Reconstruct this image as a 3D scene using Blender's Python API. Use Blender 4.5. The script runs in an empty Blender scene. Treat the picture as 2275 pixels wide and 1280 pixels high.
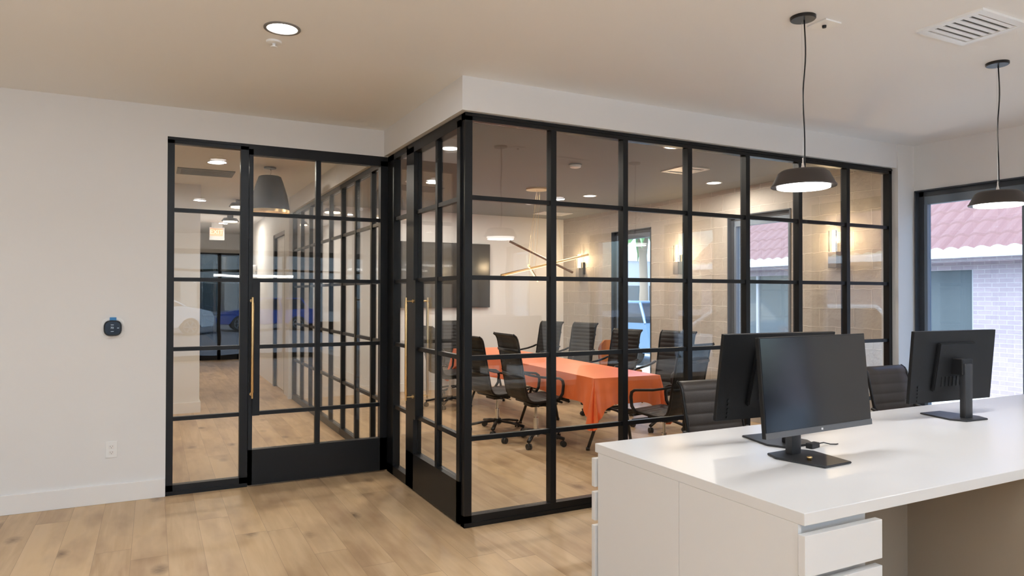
import bpy, bmesh, math, random
from mathutils import Vector, Matrix
random.seed(7)
C = bpy.context.scene.collection
PI = math.pi
R = math.radians

# ------------------------------------------------------------------ camera
cam_d = bpy.data.cameras.new('camera'); cam = bpy.data.objects.new('camera', cam_d); C.objects.link(cam)
yaw, pit, rol, foc = R(27.2932), R(0.614), R(0.1096), 1545.58
F = Vector((math.sin(yaw)*math.cos(pit), math.cos(yaw)*math.cos(pit), math.sin(pit)))
Rt = Vector((math.cos(yaw), -math.sin(yaw), 0)); U = Rt.cross(F)
rr = Rt*math.cos(rol)+U*math.sin(rol); uu = -Rt*math.sin(rol)+U*math.cos(rol)
M = Matrix((rr, uu, -F)).transposed().to_4x4(); M.translation = Vector((-1.7967, -4.1502, 1.5073))
cam.matrix_world = M
cam_d.sensor_fit = 'HORIZONTAL'; cam_d.sensor_width = 36.0; cam_d.lens = foc/2275*36.0
cam_d.clip_start = 0.05; cam_d.clip_end = 300
bpy.context.scene.camera = cam
# ------------------------------------------------------------------ world, sun, exposure
sc = bpy.context.scene
w = bpy.data.worlds.new('world'); sc.world = w; w.use_nodes = True
nt = w.node_tree
bg = nt.nodes['Background']
sky = nt.nodes.new('ShaderNodeTexSky'); sky.sky_type = 'NISHITA'; sky.sun_disc = False
sky.sun_elevation = R(48); sky.sun_rotation = R(250); sky.air_density = 1.0; sky.dust_density = 3.0
nt.links.new(sky.outputs[0], bg.inputs[0]); bg.inputs[1].default_value = 0.75
sd = bpy.data.lights.new('sun', 'SUN'); sd.energy = 6.5; sd.angle = R(2); sd.color = (1, .95, .88)
so = bpy.data.objects.new('sun', sd); C.objects.link(so); so.rotation_euler = (R(-38), R(-18), 0)
sc.view_settings.view_transform = 'Standard'; sc.view_settings.look = 'None'
sc.view_settings.exposure = 0.16; sc.view_settings.gamma = 1.0
sc.cycles.max_bounces = 9; sc.cycles.diffuse_bounces = 5; sc.cycles.glossy_bounces = 4
sc.cycles.transmission_bounces = 4; sc.cycles.transparent_max_bounces = 40
sc.cycles.sample_clamp_indirect = 6.0
sc.cycles.caustics_reflective = False; sc.cycles.caustics_refractive = False

CEIL, CCEIL, TOP = 2.925, 2.84, 2.70      # office ceiling, meeting room ceiling, frame head
SY = 1.6745                                # plane of the entry screen
EX = 4.6                                   # exterior wall
def lamp(name, loc, size, power, col, rot=(0, 0, 0), shape='DISK', sy=None, spread=None):
    d = bpy.data.lights.new(name, 'AREA'); d.shape = shape; d.size = size
    if sy: d.size_y = sy
    d.energy = power; d.color = col
    if spread: d.spread = spread
    o = bpy.data.objects.new(name, d); C.objects.link(o); o.location = loc; o.rotation_euler = rot
    return o
WARM = (1.0, .90, .79); NEUT = (.85, .93, 1.0); COOL = (.80, .90, 1.0)

# ------------------------------------------------------------------ materials
def mat(name, col, rough=.5, metal=0.0, spec=.5, bump=None, emit=None, estr=0.0, coat=0.0):
    m = bpy.data.materials.new(name); m.use_nodes = True
    n = m.node_tree; b = n.nodes['Principled BSDF']
    b.inputs['Base Color'].default_value = (*col, 1); b.inputs['Roughness'].default_value = rough
    b.inputs['Metallic'].default_value = metal; b.inputs['Specular IOR Level'].default_value = spec
    b.inputs['Coat Weight'].default_value = coat
    if emit:
        b.inputs['Emission Color'].default_value = (*emit, 1); b.inputs['Emission Strength'].default_value = estr
    sca, st = bump if bump else (60, .02)
    tc = n.nodes.new('ShaderNodeTexCoord'); no = n.nodes.new('ShaderNodeTexNoise'); no.inputs['Scale'].default_value = sca
    no.inputs['Detail'].default_value = 2
    bp = n.nodes.new('ShaderNodeBump'); bp.inputs['Strength'].default_value = st; bp.inputs['Distance'].default_value = .01
    n.links.new(tc.outputs['Object'], no.inputs['Vector']); n.links.new(no.outputs[0], bp.inputs['Height'])
    if st: n.links.new(bp.outputs[0], b.inputs['Normal'])
    return m
class NT:
    def __init__(s, m): s.t = m.node_tree; s.b = s.t.nodes['Principled BSDF']
    def n(s, kind, **kw):
        o = s.t.nodes.new(kind)
        for k, v in kw.items(): setattr(o, k, v)
        return o
    def l(s, a, b): s.t.links.new(a, b)
    def math(s, op, a, b=None, c=None):
        o = s.t.nodes.new('ShaderNodeMath'); o.operation = op
        for i, v in enumerate((a, b, c)):
            if v is None: continue
            if isinstance(v, (int, float)): o.inputs[i].default_value = v
            else: s.l(v, o.inputs[i])
        return o.outputs[0]
    def mix(s, f, a, b, mode='MIX'):
        o = s.t.nodes.new('ShaderNodeMix'); o.data_type = 'RGBA'; o.blend_type = mode
        for sock, v in ((o.inputs[0], f), (o.inputs[6], a), (o.inputs[7], b)):
            if isinstance(v, (int, float)): sock.default_value = v
            elif isinstance(v, tuple): sock.default_value = (*v, 1)
            else: s.l(v, sock)
        return o.outputs[2]

def wood_floor():
    m = mat('oak_planks', (.5, .36, .22), .42, bump=(60, 0)); s = NT(m)
    tc = s.n('ShaderNodeTexCoord'); sp = s.n('ShaderNodeSeparateXYZ'); s.l(tc.outputs['Object'], sp.inputs[0])
    x, y = sp.outputs[0], sp.outputs[1]
    W, L = .19, 2.4
    u = s.math('DIVIDE', x, W); row = s.math('FLOOR', u); fu = s.math('FRACT', u)
    wn = s.n('ShaderNodeTexWhiteNoise', noise_dimensions='1D'); s.l(row, wn.inputs['W'])
    v = s.math('ADD', s.math('DIVIDE', y, L), s.math('MULTIPLY', wn.outputs['Value'], 7.3)); idx = s.math('FLOOR', v); fv = s.math('FRACT', v)
    cb = s.n('ShaderNodeCombineXYZ'); s.l(row, cb.inputs[0]); s.l(idx, cb.inputs[1])
    w2 = s.n('ShaderNodeTexWhiteNoise', noise_dimensions='3D'); s.l(cb.outputs[0], w2.inputs['Vector'])
    tone = w2.outputs['Value']
    # grain coordinates, shifted per plank
    cg = s.n('ShaderNodeCombineXYZ'); s.l(s.math('MULTIPLY', x, 22), cg.inputs[0]); s.l(s.math('MULTIPLY', y, 1.6), cg.inputs[1]); s.l(s.math('MULTIPLY', tone, 37), cg.inputs[2])
    g1 = s.n('ShaderNodeTexNoise'); g1.inputs['Scale'].default_value = 1; g1.inputs['Detail'].default_value = 6; g1.inputs['Distortion'].default_value = .6; s.l(cg.outputs[0], g1.inputs['Vector'])
    cw = s.n('ShaderNodeCombineXYZ'); s.l(s.math('MULTIPLY', x, 5), cw.inputs[0]); s.l(s.math('MULTIPLY', y, 1.5), cw.inputs[1]); s.l(s.math('MULTIPLY', tone, 11), cw.inputs[2])
    g2 = s.n('ShaderNodeTexNoise'); g2.inputs['Scale'].default_value = 1.1; g2.inputs['Detail'].default_value = 3; s.l(cw.outputs[0], g2.inputs['Vector'])
    # knots
    ck = s.n('ShaderNodeCombineXYZ'); s.l(s.math('MULTIPLY', x, 3.3), ck.inputs[0]); s.l(s.math('MULTIPLY', y, 1.9), ck.inputs[1]); s.l(s.math('MULTIPLY', tone, 5), ck.inputs[2])
    kn = s.n('ShaderNodeTexVoronoi', feature='F1'); kn.inputs['Scale'].default_value = .9; s.l(ck.outputs[0], kn.inputs['Vector'])
    kr = s.n('ShaderNodeMapRange'); kr.inputs[1].default_value = .02; kr.inputs[2].default_value = .17; kr.inputs[3].default_value = 1; kr.inputs[4].default_value = 0; s.l(kn.outputs['Distance'], kr.inputs[0])
    krough = s.n('ShaderNodeTexNoise'); krough.inputs['Scale'].default_value = 34; s.l(tc.outputs['Object'], krough.inputs['Vector'])
    knf = s.math('MULTIPLY', kr.outputs[0], s.math('MULTIPLY_ADD', krough.outputs[0], 1.3, .15))
    base = s.mix(tone, (.600, .410, .222), (.430, .280, .148))
    g1r = s.n('ShaderNodeMapRange'); g1r.inputs[1].default_value = .35; g1r.inputs[2].default_value = .65; s.l(g1.outputs[0], g1r.inputs[0])
    base = s.mix(s.math('MULTIPLY', g1r.outputs[0], .65), base, (.615, .435, .26))
    g2r = s.n('ShaderNodeMapRange'); g2r.inputs[1].default_value = .45; g2r.inputs[2].default_value = .75; g2r.inputs[4].default_value = .8; s.l(g2.outputs[0], g2r.inputs[0])
    base = s.mix(g2r.outputs[0], base, (.31, .185, .098))
    base = s.mix(knf, base, (.15, .085, .045))
    eu = s.math('MINIMUM', fu, s.math('SUBTRACT', 1, fu)); ev = s.math('MINIMUM', fv, s.math('SUBTRACT', 1, fv))
    seam = s.math('MAXIMUM', s.math('LESS_THAN', eu, .006), s.math('LESS_THAN', ev, .0009))
    base = s.mix(s.math('MULTIPLY', seam, .6), base, (.2, .125, .07))
    s.l(base, s.b.inputs['Base Color'])
    bp = s.n('ShaderNodeBump'); bp.inputs['Strength'].default_value = .12; bp.inputs['Distance'].default_value = .002
    s.l(s.math('SUBTRACT', g1.outputs[0], s.math('MULTIPLY', seam, 2)), bp.inputs['Height']); s.l(bp.outputs[0], s.b.inputs['Normal'])
    return m
def brick_mat(name, c1, c2, mortar, bw, rh, ms, axes='YZ', bstr=.5, rough=.8, noise=.0):
    m = mat(name, c1, rough, bump=(60, 0)); s = NT(m)
    tc = s.n('ShaderNodeTexCoord'); sp = s.n('ShaderNodeSeparateXYZ'); s.l(tc.outputs['Object'], sp.inputs[0])
    cb = s.n('ShaderNodeCombineXYZ'); s.l(sp.outputs['XYZ'.index(axes[0])], cb.inputs[0]); s.l(sp.outputs['XYZ'.index(axes[1])], cb.inputs[1])
    nz = s.n('ShaderNodeTexNoise'); nz.inputs['Scale'].default_value = 7; nz.inputs['Detail'].default_value = 4; s.l(tc.outputs['Object'], nz.inputs['Vector'])
    if noise:
        vm = s.n('ShaderNodeVectorMath', operation='MULTIPLY_ADD'); s.l(nz.outputs['Color'], vm.inputs[0]); vm.inputs[1].default_value = (noise,)*3; s.l(cb.outputs[0], vm.inputs[2]); vec = vm.outputs[0]
    else: vec = cb.outputs[0]
    bk = s.n('ShaderNodeTexBrick'); s.l(vec, bk.inputs['Vector'])
    bk.inputs['Color1'].default_value = (*c1, 1); bk.inputs['Color2'].default_value = (*c2, 1); bk.inputs['Mortar'].default_value = (*mortar, 1)
    bk.inputs['Scale'].default_value = 1; bk.inputs['Mortar Size'].default_value = ms; bk.inputs['Mortar Smooth'].default_value = .3
    bk.inputs['Brick Width'].default_value = bw; bk.inputs['Row Height'].default_value = rh
    col = s.mix(s.math('MULTIPLY', nz.outputs[0], .35), bk.outputs['Color'], tuple(v*.72 for v in c1))
    s.l(col, s.b.inputs['Base Color'])
    bp = s.n('ShaderNodeBump'); bp.inputs['Strength'].default_value = bstr; bp.inputs['Distance'].default_value = .022
    s.l(s.math('ADD', bk.outputs['Fac'], s.math('MULTIPLY', nz.outputs[0], .8)), bp.inputs['Height']); s.l(bp.outputs[0], s.b.inputs['Normal'])
    return m
def glass_mat(name, tint=(.975, .985, .98), base=.05, k=1.0):
    m = bpy.data.materials.new(name); m.use_nodes = True; n = m.node_tree
    n.nodes.remove(n.nodes['Principled BSDF']); out = n.nodes['Material Output']
    tr = n.nodes.new('ShaderNodeBsdfTransparent'); tr.inputs[0].default_value = (*tint, 1)
    gl = n.nodes.new('ShaderNodeBsdfGlossy'); gl.inputs['Roughness'].default_value = 0.0; gl.inputs[0].default_value = (1, 1, 1, 1)
    lw = n.nodes.new('ShaderNodeLayerWeight'); lw.inputs[0].default_value = .5
    pw = n.nodes.new('ShaderNodeMath'); pw.operation = 'POWER'; n.links.new(lw.outputs['Facing'], pw.inputs[0]); pw.inputs[1].default_value = 5
    ma = n.nodes.new('ShaderNodeMath'); ma.operation = 'MULTIPLY_ADD'; n.links.new(pw.outputs[0], ma.inputs[0]); ma.inputs[1].default_value = k*(1-base); ma.inputs[2].default_value = base
    # slightly wavy panes
    tc = n.nodes.new('ShaderNodeTexCoord'); no = n.nodes.new('ShaderNodeTexNoise'); no.inputs['Scale'].default_value = 2.2; n.links.new(tc.outputs['Object'], no.inputs['Vector'])
    bp = n.nodes.new('ShaderNodeBump'); bp.inputs['Strength'].default_value = .03; bp.inputs['Distance'].default_value = .02
    n.links.new(no.outputs[0], bp.inputs['Height']); n.links.new(bp.outputs[0], gl.inputs['Normal'])
    mx = n.nodes.new('ShaderNodeMixShader'); n.links.new(ma.outputs[0], mx.inputs[0]); n.links.new(tr.outputs[0], mx.inputs[1]); n.links.new(gl.outputs[0], mx.inputs[2])
    n.links.new(mx.outputs[0], out.inputs['Surface'])
    return m

M_floor = wood_floor()
M_wall = mat('white_wall_paint', (.79, .78, .77), .6, bump=(180, .03))
M_ceil = mat('white_ceiling_paint', (.90, .895, .885), .7, bump=(120, .03))
M_gceil = mat('grey_ceiling_paint', (.195, .20, .195), .7, bump=(120, .03))
M_trim = mat('white_trim_paint', (.84, .82, .80), .4)
M_block = brick_mat('painted_block', (.50, .455, .40), (.475, .43, .375), (.68, .63, .56), .41, .20, .006, 'YZ', 1.0, .6, .045)
M_steel = mat('black_steel', (.006, .0063, .007), .38, spec=.30, bump=(200, 0))
M_dark = mat('dark_window_frame', (.045, .052, .064), .4)
M_glass = glass_mat('clear_glass', base=.050)
M_ext = glass_mat('exterior_glass', tint=(.80, .90, .97), base=.04)
M_brass = mat('brushed_brass', (.80, .56, .27), .3, 1.0)
M_white = mat('white_laminate', (.73, .72, .71), .32, spec=.5, bump=(40, 0))
M_taupe = mat('taupe_desk_panel', (.34, .275, .21), .45, bump=(40, 0))  # even brown, darker than the drawers, for panels under the desk
M_wshade = mat('white_laminate_panel', (.73, .72, .71), .4, bump=(40, 0))
M_blackp = mat('black_plastic', (.009, .009, .010), .42, spec=.35)
M_blackm = mat('black_metal', (.012, .0115, .0115), .34, .3)
M_leather = mat('brown_black_leather', (.047, .037, .030), .45, spec=.4, bump=(220, .12))
M_mesh = mat('black_mesh_fabric', (.013, .0115, .0105), .5, spec=.35, bump=(400, .15))
M_chrome = mat('chrome', (.75, .75, .75), .12, 1.0)
M_rub = mat('caster_rubber', (.02, .02, .02), .6)
M_screen = mat('screen_glass', (.006, .006, .008), .11, spec=.6, bump=(40, 0))
M_bezel = mat('grey_bezel', (.10, .10, .105), .4)
M_monback = mat('monitor_back_plastic', (.008, .008, .0085), .45, spec=.3, bump=(300, .1))
M_base = mat('gunmetal_base', (.05, .05, .053), .42, .5)
M_cloth = mat('orange_plastic_cloth', (.95, .205, .060), .33, spec=.6, bump=(14, .25))
M_lamp = mat('bronze_lamp_shade', (.040, .031, .027), .45, .2)
M_led = mat('lit_diffuser', (.9, .9, .9), .5, emit=(1, .98, .95), estr=5)
M_ledw = mat('warm_lit_diffuser', (.9, .9, .9), .5, emit=(1, .82, .58), estr=6)
M_ledb = mat('gold_led_strip', (.9, .8, .6), .5, emit=(1, .76, .45), estr=1.6)
M_tube = mat('lit_bulb_glass', (.9, .85, .8), .3, emit=(1, .74, .42), estr=22)
M_grey = mat('grey_trim', (.22, .205, .19), .5)
M_plate = mat('white_plastic', (.86, .86, .85), .35)
M_tv = mat('tv_screen', (.030, .028, .027), .14, spec=.7, bump=(40, 0))
M_bell = mat('charcoal_shade', (.009, .009, .0095), .9, spec=.12)
M_orange = mat('tan_orange_leather', (.42, .145, .035), .5)
M_blue = mat('blue_tape', (.05, .25, .55), .6)
M_exit = mat('lit_exit_letters', (.8, .15, .1), .5, emit=(1, .16, .08), estr=3)
M_vent = mat('grey_grille', (.20, .205, .20), .5, .3)
M_road = mat('asphalt', (.16, .16, .17), .9, bump=(30, .3))
M_walk = mat('pale_concrete', (.62, .61, .58), .9, bump=(20, .2))
M_stucco = mat('grey_stucco', (.42, .42, .44), .9, bump=(20, .2))
M_nbrick = brick_mat('purple_grey_brick', (.40, .33, .36), (.34, .28, .31), (.46, .42, .43), .22, .075, .008, 'YZ', .4)
M_roof = mat('red_roof_tile', (.19, .098, .095), .75, bump=(6, .3))
M_gutter = mat('white_gutter', (.8, .84, .88), .5)
M_shop = mat('dark_shop_glass', (.10, .12, .13), .08, spec=.8, bump=(40, 0))
M_carw = mat('white_car_paint', (.82, .84, .87), .25, coat=.6, bump=(40, 0))
M_carb = mat('blue_car_paint', (.03, .10, .42), .25, coat=.6, bump=(40, 0))
M_carb2 = mat('pale_blue_car_paint', (.17, .28, .42), .3, coat=.6, bump=(40, 0))
M_carg = mat('car_window_glass', (.02, .025, .03), .06, spec=.8, bump=(40, 0))
M_tyre = mat('tyre_rubber', (.02, .02, .02), .7)
M_rim = mat('alloy_wheel', (.65, .66, .68), .3, .8)
M_red = mat('tail_lamp_red', (.5, .02, .02), .3)
M_palm = mat('palm_trunk', (.26, .20, .15), .9, bump=(12, .6))
M_frond = mat('palm_leaf', (.10, .20, .07), .6)
M_tint = glass_mat('dark_tinted_glass', tint=(.10, .12, .13), base=.06)
M_teal = mat('far_building_paint', (.50, .48, .45), .9)

# ------------------------------------------------------------------ helpers
def link(name, me, m, parent=None, smooth=False):
    o = bpy.data.objects.new(name, me); C.objects.link(o)
    if m: me.materials.append(m)
    if parent is not None: o.parent = parent
    if smooth:
        for p in me.polygons: p.use_smooth = True
    return o
def obj(name, bm, m, parent=None, smooth=False, auto=None):
    me = bpy.data.meshes.new(name); bmesh.ops.recalc_face_normals(bm, faces=bm.faces[:]); bm.to_mesh(me); bm.free()
    o = link(name, me, m, parent, smooth or auto is not None)
    if auto is not None:
        try: me.set_sharp_from_angle(angle=R(auto))
        except Exception: pass
    return o
def box(bm, x0, x1, y0, y1, z0, z1, bev=0.0):
    r = bmesh.ops.create_cube(bm, size=1)
    for v in r['verts']:
        v.co = Vector(((x0+x1)/2+v.co.x*(x1-x0), (y0+y1)/2+v.co.y*(y1-y0), (z0+z1)/2+v.co.z*(z1-z0)))
    if bev:
        es = list({e for v in r['verts'] for e in v.link_edges})
        bmesh.ops.bevel(bm, geom=es, offset=bev, segments=2, affect='EDGES', profile=.5)
    return bm
def BX(*a, **k): return box(bmesh.new(), *a, **k)
def tube(bm, pts, r, seg=8, flat=None, caps=True):
    """swept tube; r scalar or list; flat=(w,h) gives a rectangular-ish section"""
    pts = [Vector(p) for p in pts]; n = len(pts); rings = []
    up = Vector((0, 0, 1))
    prev = None
    for i, p in enumerate(pts):
        t = (pts[min(i+1, n-1)]-pts[max(i-1, 0)]).normalized()
        if prev is None:
            a = up if abs(t.dot(up)) < .95 else Vector((1, 0, 0))
            s = t.cross(a).normalized()
        else:
            s = (prev-t*prev.dot(t)).normalized()
        prev = s; b = s.cross(t)
        rad = r[i] if isinstance(r, (list, tuple)) else r
        ring = []
        for k in range(seg):
            an = 2*PI*(k+.5)/seg
            if flat:
                sx = flat[0]*(1 if math.cos(an) > 0 else -1)*min(1, abs(math.cos(an))*1.42); sy = flat[1]*(1 if math.sin(an) > 0 else -1)*min(1, abs(math.sin(an))*1.42)
                ring.append(bm.verts.new(p+s*sx+b*sy))
            else: ring.append(bm.verts.new(p+s*math.cos(an)*rad+b*math.sin(an)*rad))
        rings.append(ring)
    for i in range(n-1):
        for k in range(seg):
            bm.faces.new((rings[i][k], rings[i][(k+1) % seg], rings[i+1][(k+1) % seg], rings[i+1][k]))
    if caps:
        bm.faces.new(rings[0][::-1]); bm.faces.new(rings[-1])
    return bm
def TB(*a, **k): return tube(bmesh.new(), *a, **k)
def lathe(prof, seg=40, c=(0, 0, 0), close=False):
    bm = bmesh.new(); rings = []
    for r, z in prof:
        if r < 1e-5: rings.append([bm.verts.new((c[0], c[1], c[2]+z))])
        else: rings.append([bm.verts.new((c[0]+r*math.cos(2*PI*k/seg), c[1]+r*math.sin(2*PI*k/seg), c[2]+z)) for k in range(seg)])
    pr = list(zip(rings, rings[1:])) + ([(rings[-1], rings[0])] if close else [])
    for a, b in pr:
        for k in range(seg):
            k2 = (k+1) % seg
            if len(a) == 1 and len(b) == 1: continue
            if len(a) == 1: bm.faces.new((a[0], b[k], b[k2]))
            elif len(b) == 1: bm.faces.new((a[k], b[0], a[k2]))
            else: bm.faces.new((a[k], b[k], b[k2], a[k2]))
    return bm
def prism(poly, axis, a, b, bev=0):
    """poly of 2D points extruded along axis from a to b. axis 'X': (y,z) 'Y': (x,z) 'Z': (x,y)"""
    bm = bmesh.new()
    def P(p, t): return {'X': (t, p[0], p[1]), 'Y': (p[0], t, p[1]), 'Z': (p[0], p[1], t)}[axis]
    A = [bm.verts.new(P(p, a)) for p in poly]; B = [bm.verts.new(P(p, b)) for p in poly]
    bm.faces.new(A); bm.faces.new(B[::-1]); n = len(poly)
    for i in range(n): bm.faces.new((A[i], A[(i+1) % n], B[(i+1) % n], B[i]))
    if bev: bmesh.ops.bevel(bm, geom=bm.edges[:], offset=bev, segments=2, affect='EDGES')
    return bm
def tag(o, label, cat, group=None, kind=None):
    o['label'] = label; o['category'] = cat
    if group: o['group'] = group
    if kind: o['kind'] = kind
    return o
def thing(name, label, cat, loc=(0, 0, 0), rz=0, group=None):
    o = bpy.data.objects.new(name, None); C.objects.link(o); o.location = loc; o.rotation_euler = (0, 0, rz); o.empty_display_size = .1
    return tag(o, label, cat, group)
def struct(name, bm, m, label=None, cat=None, parent=None, **k):
    o = obj(name, bm, m, parent, **k)
    if parent is None:
        o['kind'] = 'structure'
        if label: o['label'] = label
        if cat: o['category'] = cat
    return o
def sroot(name, label, cat):
    o = bpy.data.objects.new(name, None); C.objects.link(o); o['kind'] = 'structure'; o['label'] = label; o['category'] = cat
    o.empty_display_size = .1
    return o
def dup(root, loc, rz, label, group=None, scale=None):
    r = root.copy(); C.objects.link(r); r.location = loc; r.rotation_euler = (0, 0, rz); r['label'] = label
    if group: r['group'] = group
    if scale: r.scale = scale
    for ch in list(root.children):
        c = ch.copy(); C.objects.link(c); c.parent = r
        for g in list(ch.children):
            d = g.copy(); C.objects.link(d); d.parent = c
    return r

# ================================================================== SETTING
struct('floor', BX(-9, EX+.1, -10.1, 14, -.12, 0), M_floor, 'light oak plank floor running through office, corridor and meeting room', 'floor')
# office ceiling + corridor ceiling (same height), grey meeting room ceiling
bm = bmesh.new()
box(bm, -9, EX+.25, -10.1, 0, CEIL, CEIL+.15); box(bm, -9, 0, 0, 14, CEIL, CEIL+.15); box(bm, 0, EX+.25, 0, 14, CEIL, CEIL+.15)
struct('ceiling', bm, M_ceil, 'off-white painted office ceiling above desks and corridor', 'ceiling')
struct('ceiling_meeting_room', BX(.10, EX, .10, 6.28, CCEIL, CCEIL+.06), M_gceil, 'grey painted ceiling inside the glass meeting room', 'ceiling')
# left wall in the entry plane with header
bm = bmesh.new()
box(bm, -9, -1.706, SY, SY+.14, 0, CEIL); box(bm, -1.706, .0, SY, SY+.14, TOP, CEIL)
struct('wall_left', bm, M_wall, 'white wall left of the glazed entry screen', 'wall')
bm = bmesh.new()
box(bm, -9, -1.706, SY-.016, SY, 0, .135, .003)
struct('baseboard_left', bm, M_trim, 'tall white baseboard under the thermostat wall', 'baseboard')
# bulkhead above the glass corner
bm = bmesh.new()
box(bm, -.035, .10, -.035, SY, TOP+.004, CEIL); box(bm, .10, 4.365, -.035, .10, TOP+.004, CEIL)
box(bm, -.035, .10, SY+.14, 6.28, TOP+.004, CEIL)
struct('wall_bulkhead', bm, M_wall, 'white bulkhead running above the black glass corner', 'wall')
struct('wall_pier', BX(4.362, EX, -.05, .12, 0, CEIL), M_wall, 'white plaster pier where the glass screen ends by the window', 'wall')
# exterior wall: office part plaster, meeting room part painted block
WIN = [(3.86, 4.83), (1.38, 2.35), (-1.03, -.06), (-3.5, -2.53), (-5.38, -4.41), (-8.44, -7.47)]
ZB, ZT = .12, 2.50
def wallE(name, y0, y1, m, label):
    bm = bmesh.new(); ws = sorted([w_ for w_ in WIN if w_[0] > y0 and w_[1] < y1]); a = y0
    for s, e in ws:
        box(bm, EX, EX+.24, a, s, 0, CEIL); a = e
        box(bm, EX, EX+.24, s, e, 0, ZB); box(bm, EX, EX+.24, s, e, ZT, CEIL)
    box(bm, EX, EX+.24, a, y1, 0, CEIL)
    return struct(name, bm, m, label, 'wall')
wallE('wall_right', -10.1, .10, M_wall, 'white plaster exterior wall beside the desks')
wallE('wall_right_block', .10, 6.4, M_block, 'beige painted block exterior wall inside the meeting room')
def ext_window(k, s, e, label, blind=False):
    r = sroot('window_%d' % k, label, 'window')
    bm = bmesh.new(); x0, x1 = EX+.045, EX+.125
    box(bm, x0, x1, s, s+.055, ZB, ZT); box(bm, x0, x1, e-.055, e, ZB, ZT); box(bm, x0, x1, s, e, ZT-.055, ZT); box(bm, x0, x1, s, e, ZB, ZB+.055)
    obj('window_frame', bm, M_dark, r)
    bm = bmesh.new()
    box(bm, EX-.012, x0, s, s+.012, ZB, ZT); box(bm, EX-.012, x0, e-.012, e, ZB, ZT); box(bm, EX-.012, x0, s, e, ZT-.012, ZT); box(bm, EX-.03, x0, s, e, ZB, ZB+.012)
    obj('window_casing', bm, M_dark, r)
    bm = bmesh.new()
    box(bm, x0+.01, x1-.01, s+.055, e-.055, ZT-.13, ZT-.055); box(bm, x0+.005, x1-.02, s+.055, s+.085, ZB+.05, ZT-.13); box(bm, x0+.005, x1-.02, e-.085, e-.055, ZB+.05, ZT-.13)
    obj('inner_sash', bm, mat('blue_grey_sash', (.16, .20, .25), .4), r)
    obj('glass', BX(x0+.035, x0+.041, s+.055, e-.055, ZB+.055, ZT-.055), M_ext, r)
lab = ['tall dark-framed window at the far end of the block wall', 'tall dark-framed window in block wall facing the red tiled roof', 'tall dark-framed window in the white wall past the glass screen',
       'tall window beside the desks, second from the glass screen', 'tall window beside the desks, third from the glass screen', 'tall window beside the desks, fourth from the glass screen']
for i, (s, e) in enumerate(WIN): ext_window(i+5, s, e, lab[i])
# back wall, corridor walls, far wall, west wall, storefront wall
struct('wall_back', BX(-.05, EX+.24, 6.28, 6.42, 0, CEIL), M_wall, 'white back wall of the meeting room with the television', 'wall')
bm = bmesh.new(); box(bm, .115, EX, 6.265, 6.28, 0, .135, .003)
struct('baseboard_back', bm, M_trim, 'white baseboard along the meeting room back wall', 'baseboard')
bm = bmesh.new()
box(bm, -9, -1.26, 5.64, 5.78, 0, CEIL); box(bm, -1.40, -1.26, 5.78, 13.3, 0, CEIL)
struct('wall_corridor_left', bm, M_wall, 'white corridor wall seen through the left sidelight', 'wall')
bm = bmesh.new(); box(bm, -9, -1.26, 5.625, 5.64, 0, .135); box(bm, -1.26, -1.245, 5.625, 13.3, 0, .135)
struct('baseboard_corridor', bm, M_trim, 'white baseboard of the corridor wall', 'baseboard')
bm = bmesh.new()
box(bm, -.02, .12, 6.42, 6.85, 0, CEIL); box(bm, .0, .12, 6.85, 8.0, 2.5, CEIL); box(bm, .0, .12, 8.0, 13.3, 0, CEIL)
struct('wall_corridor_right', bm, M_wall, 'white corridor wall past the meeting room glass', 'wall')
struct('wall_far', bm_ := box(box(BX(-1.4, -.86, 13.3, 13.44, 0, CEIL), .02, .12, 13.3, 13.44, 0, CEIL), -.86, .02, 13.3, 13.44, 2.48, CEIL), M_wall, 'white far end wall of the corridor', 'wall')
bm = bmesh.new(); box(bm, -9.14, -9, -10.1, 14, 0, CEIL); struct('wall_west', bm, M_wall, 'white wall at the far left of the office', 'wall')
# corridor door with bright white leaf and black frame
d3 = sroot('door_3', 'white corridor door in a black frame past the meeting room glass', 'door')
bm = bmesh.new(); box(bm, -.015, .11, 7.88, 8.0, 0, 2.5); box(bm, -.015, .11, 6.85, 6.90, 0, 2.5); box(bm, -.015, .11, 6.85, 8.0, 2.44, 2.5)
obj('door_frame', bm, M_steel, d3)
obj('leaf', BX(.03, .07, 6.90, 7.88, .01, 2.44), M_trim, d3)
d4 = sroot('door_4', 'dark glazed black-framed door at the far end of the corridor', 'door')
bm = bmesh.new()
for x0, x1 in ((-.86, -.80), (-.04, .02), (-.46, -.40)): box(bm, x0, x1, 13.32, 13.40, 0, 2.48)
box(bm, -.86, .02, 13.32, 13.40, 2.40, 2.48); box(bm, -.86, .02, 13.32, 13.40, 0, .22); box(bm, -.86, .02, 13.33, 13.39, 1.02, 1.06); box(bm, -.86, .02, 13.32, 13.40, 2.02, 2.06)
obj('door_frame', bm, M_steel, d4); obj('glass', BX(-.80, -.04, 13.355, 13.365, .22, 2.40), M_tint, d4)
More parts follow.
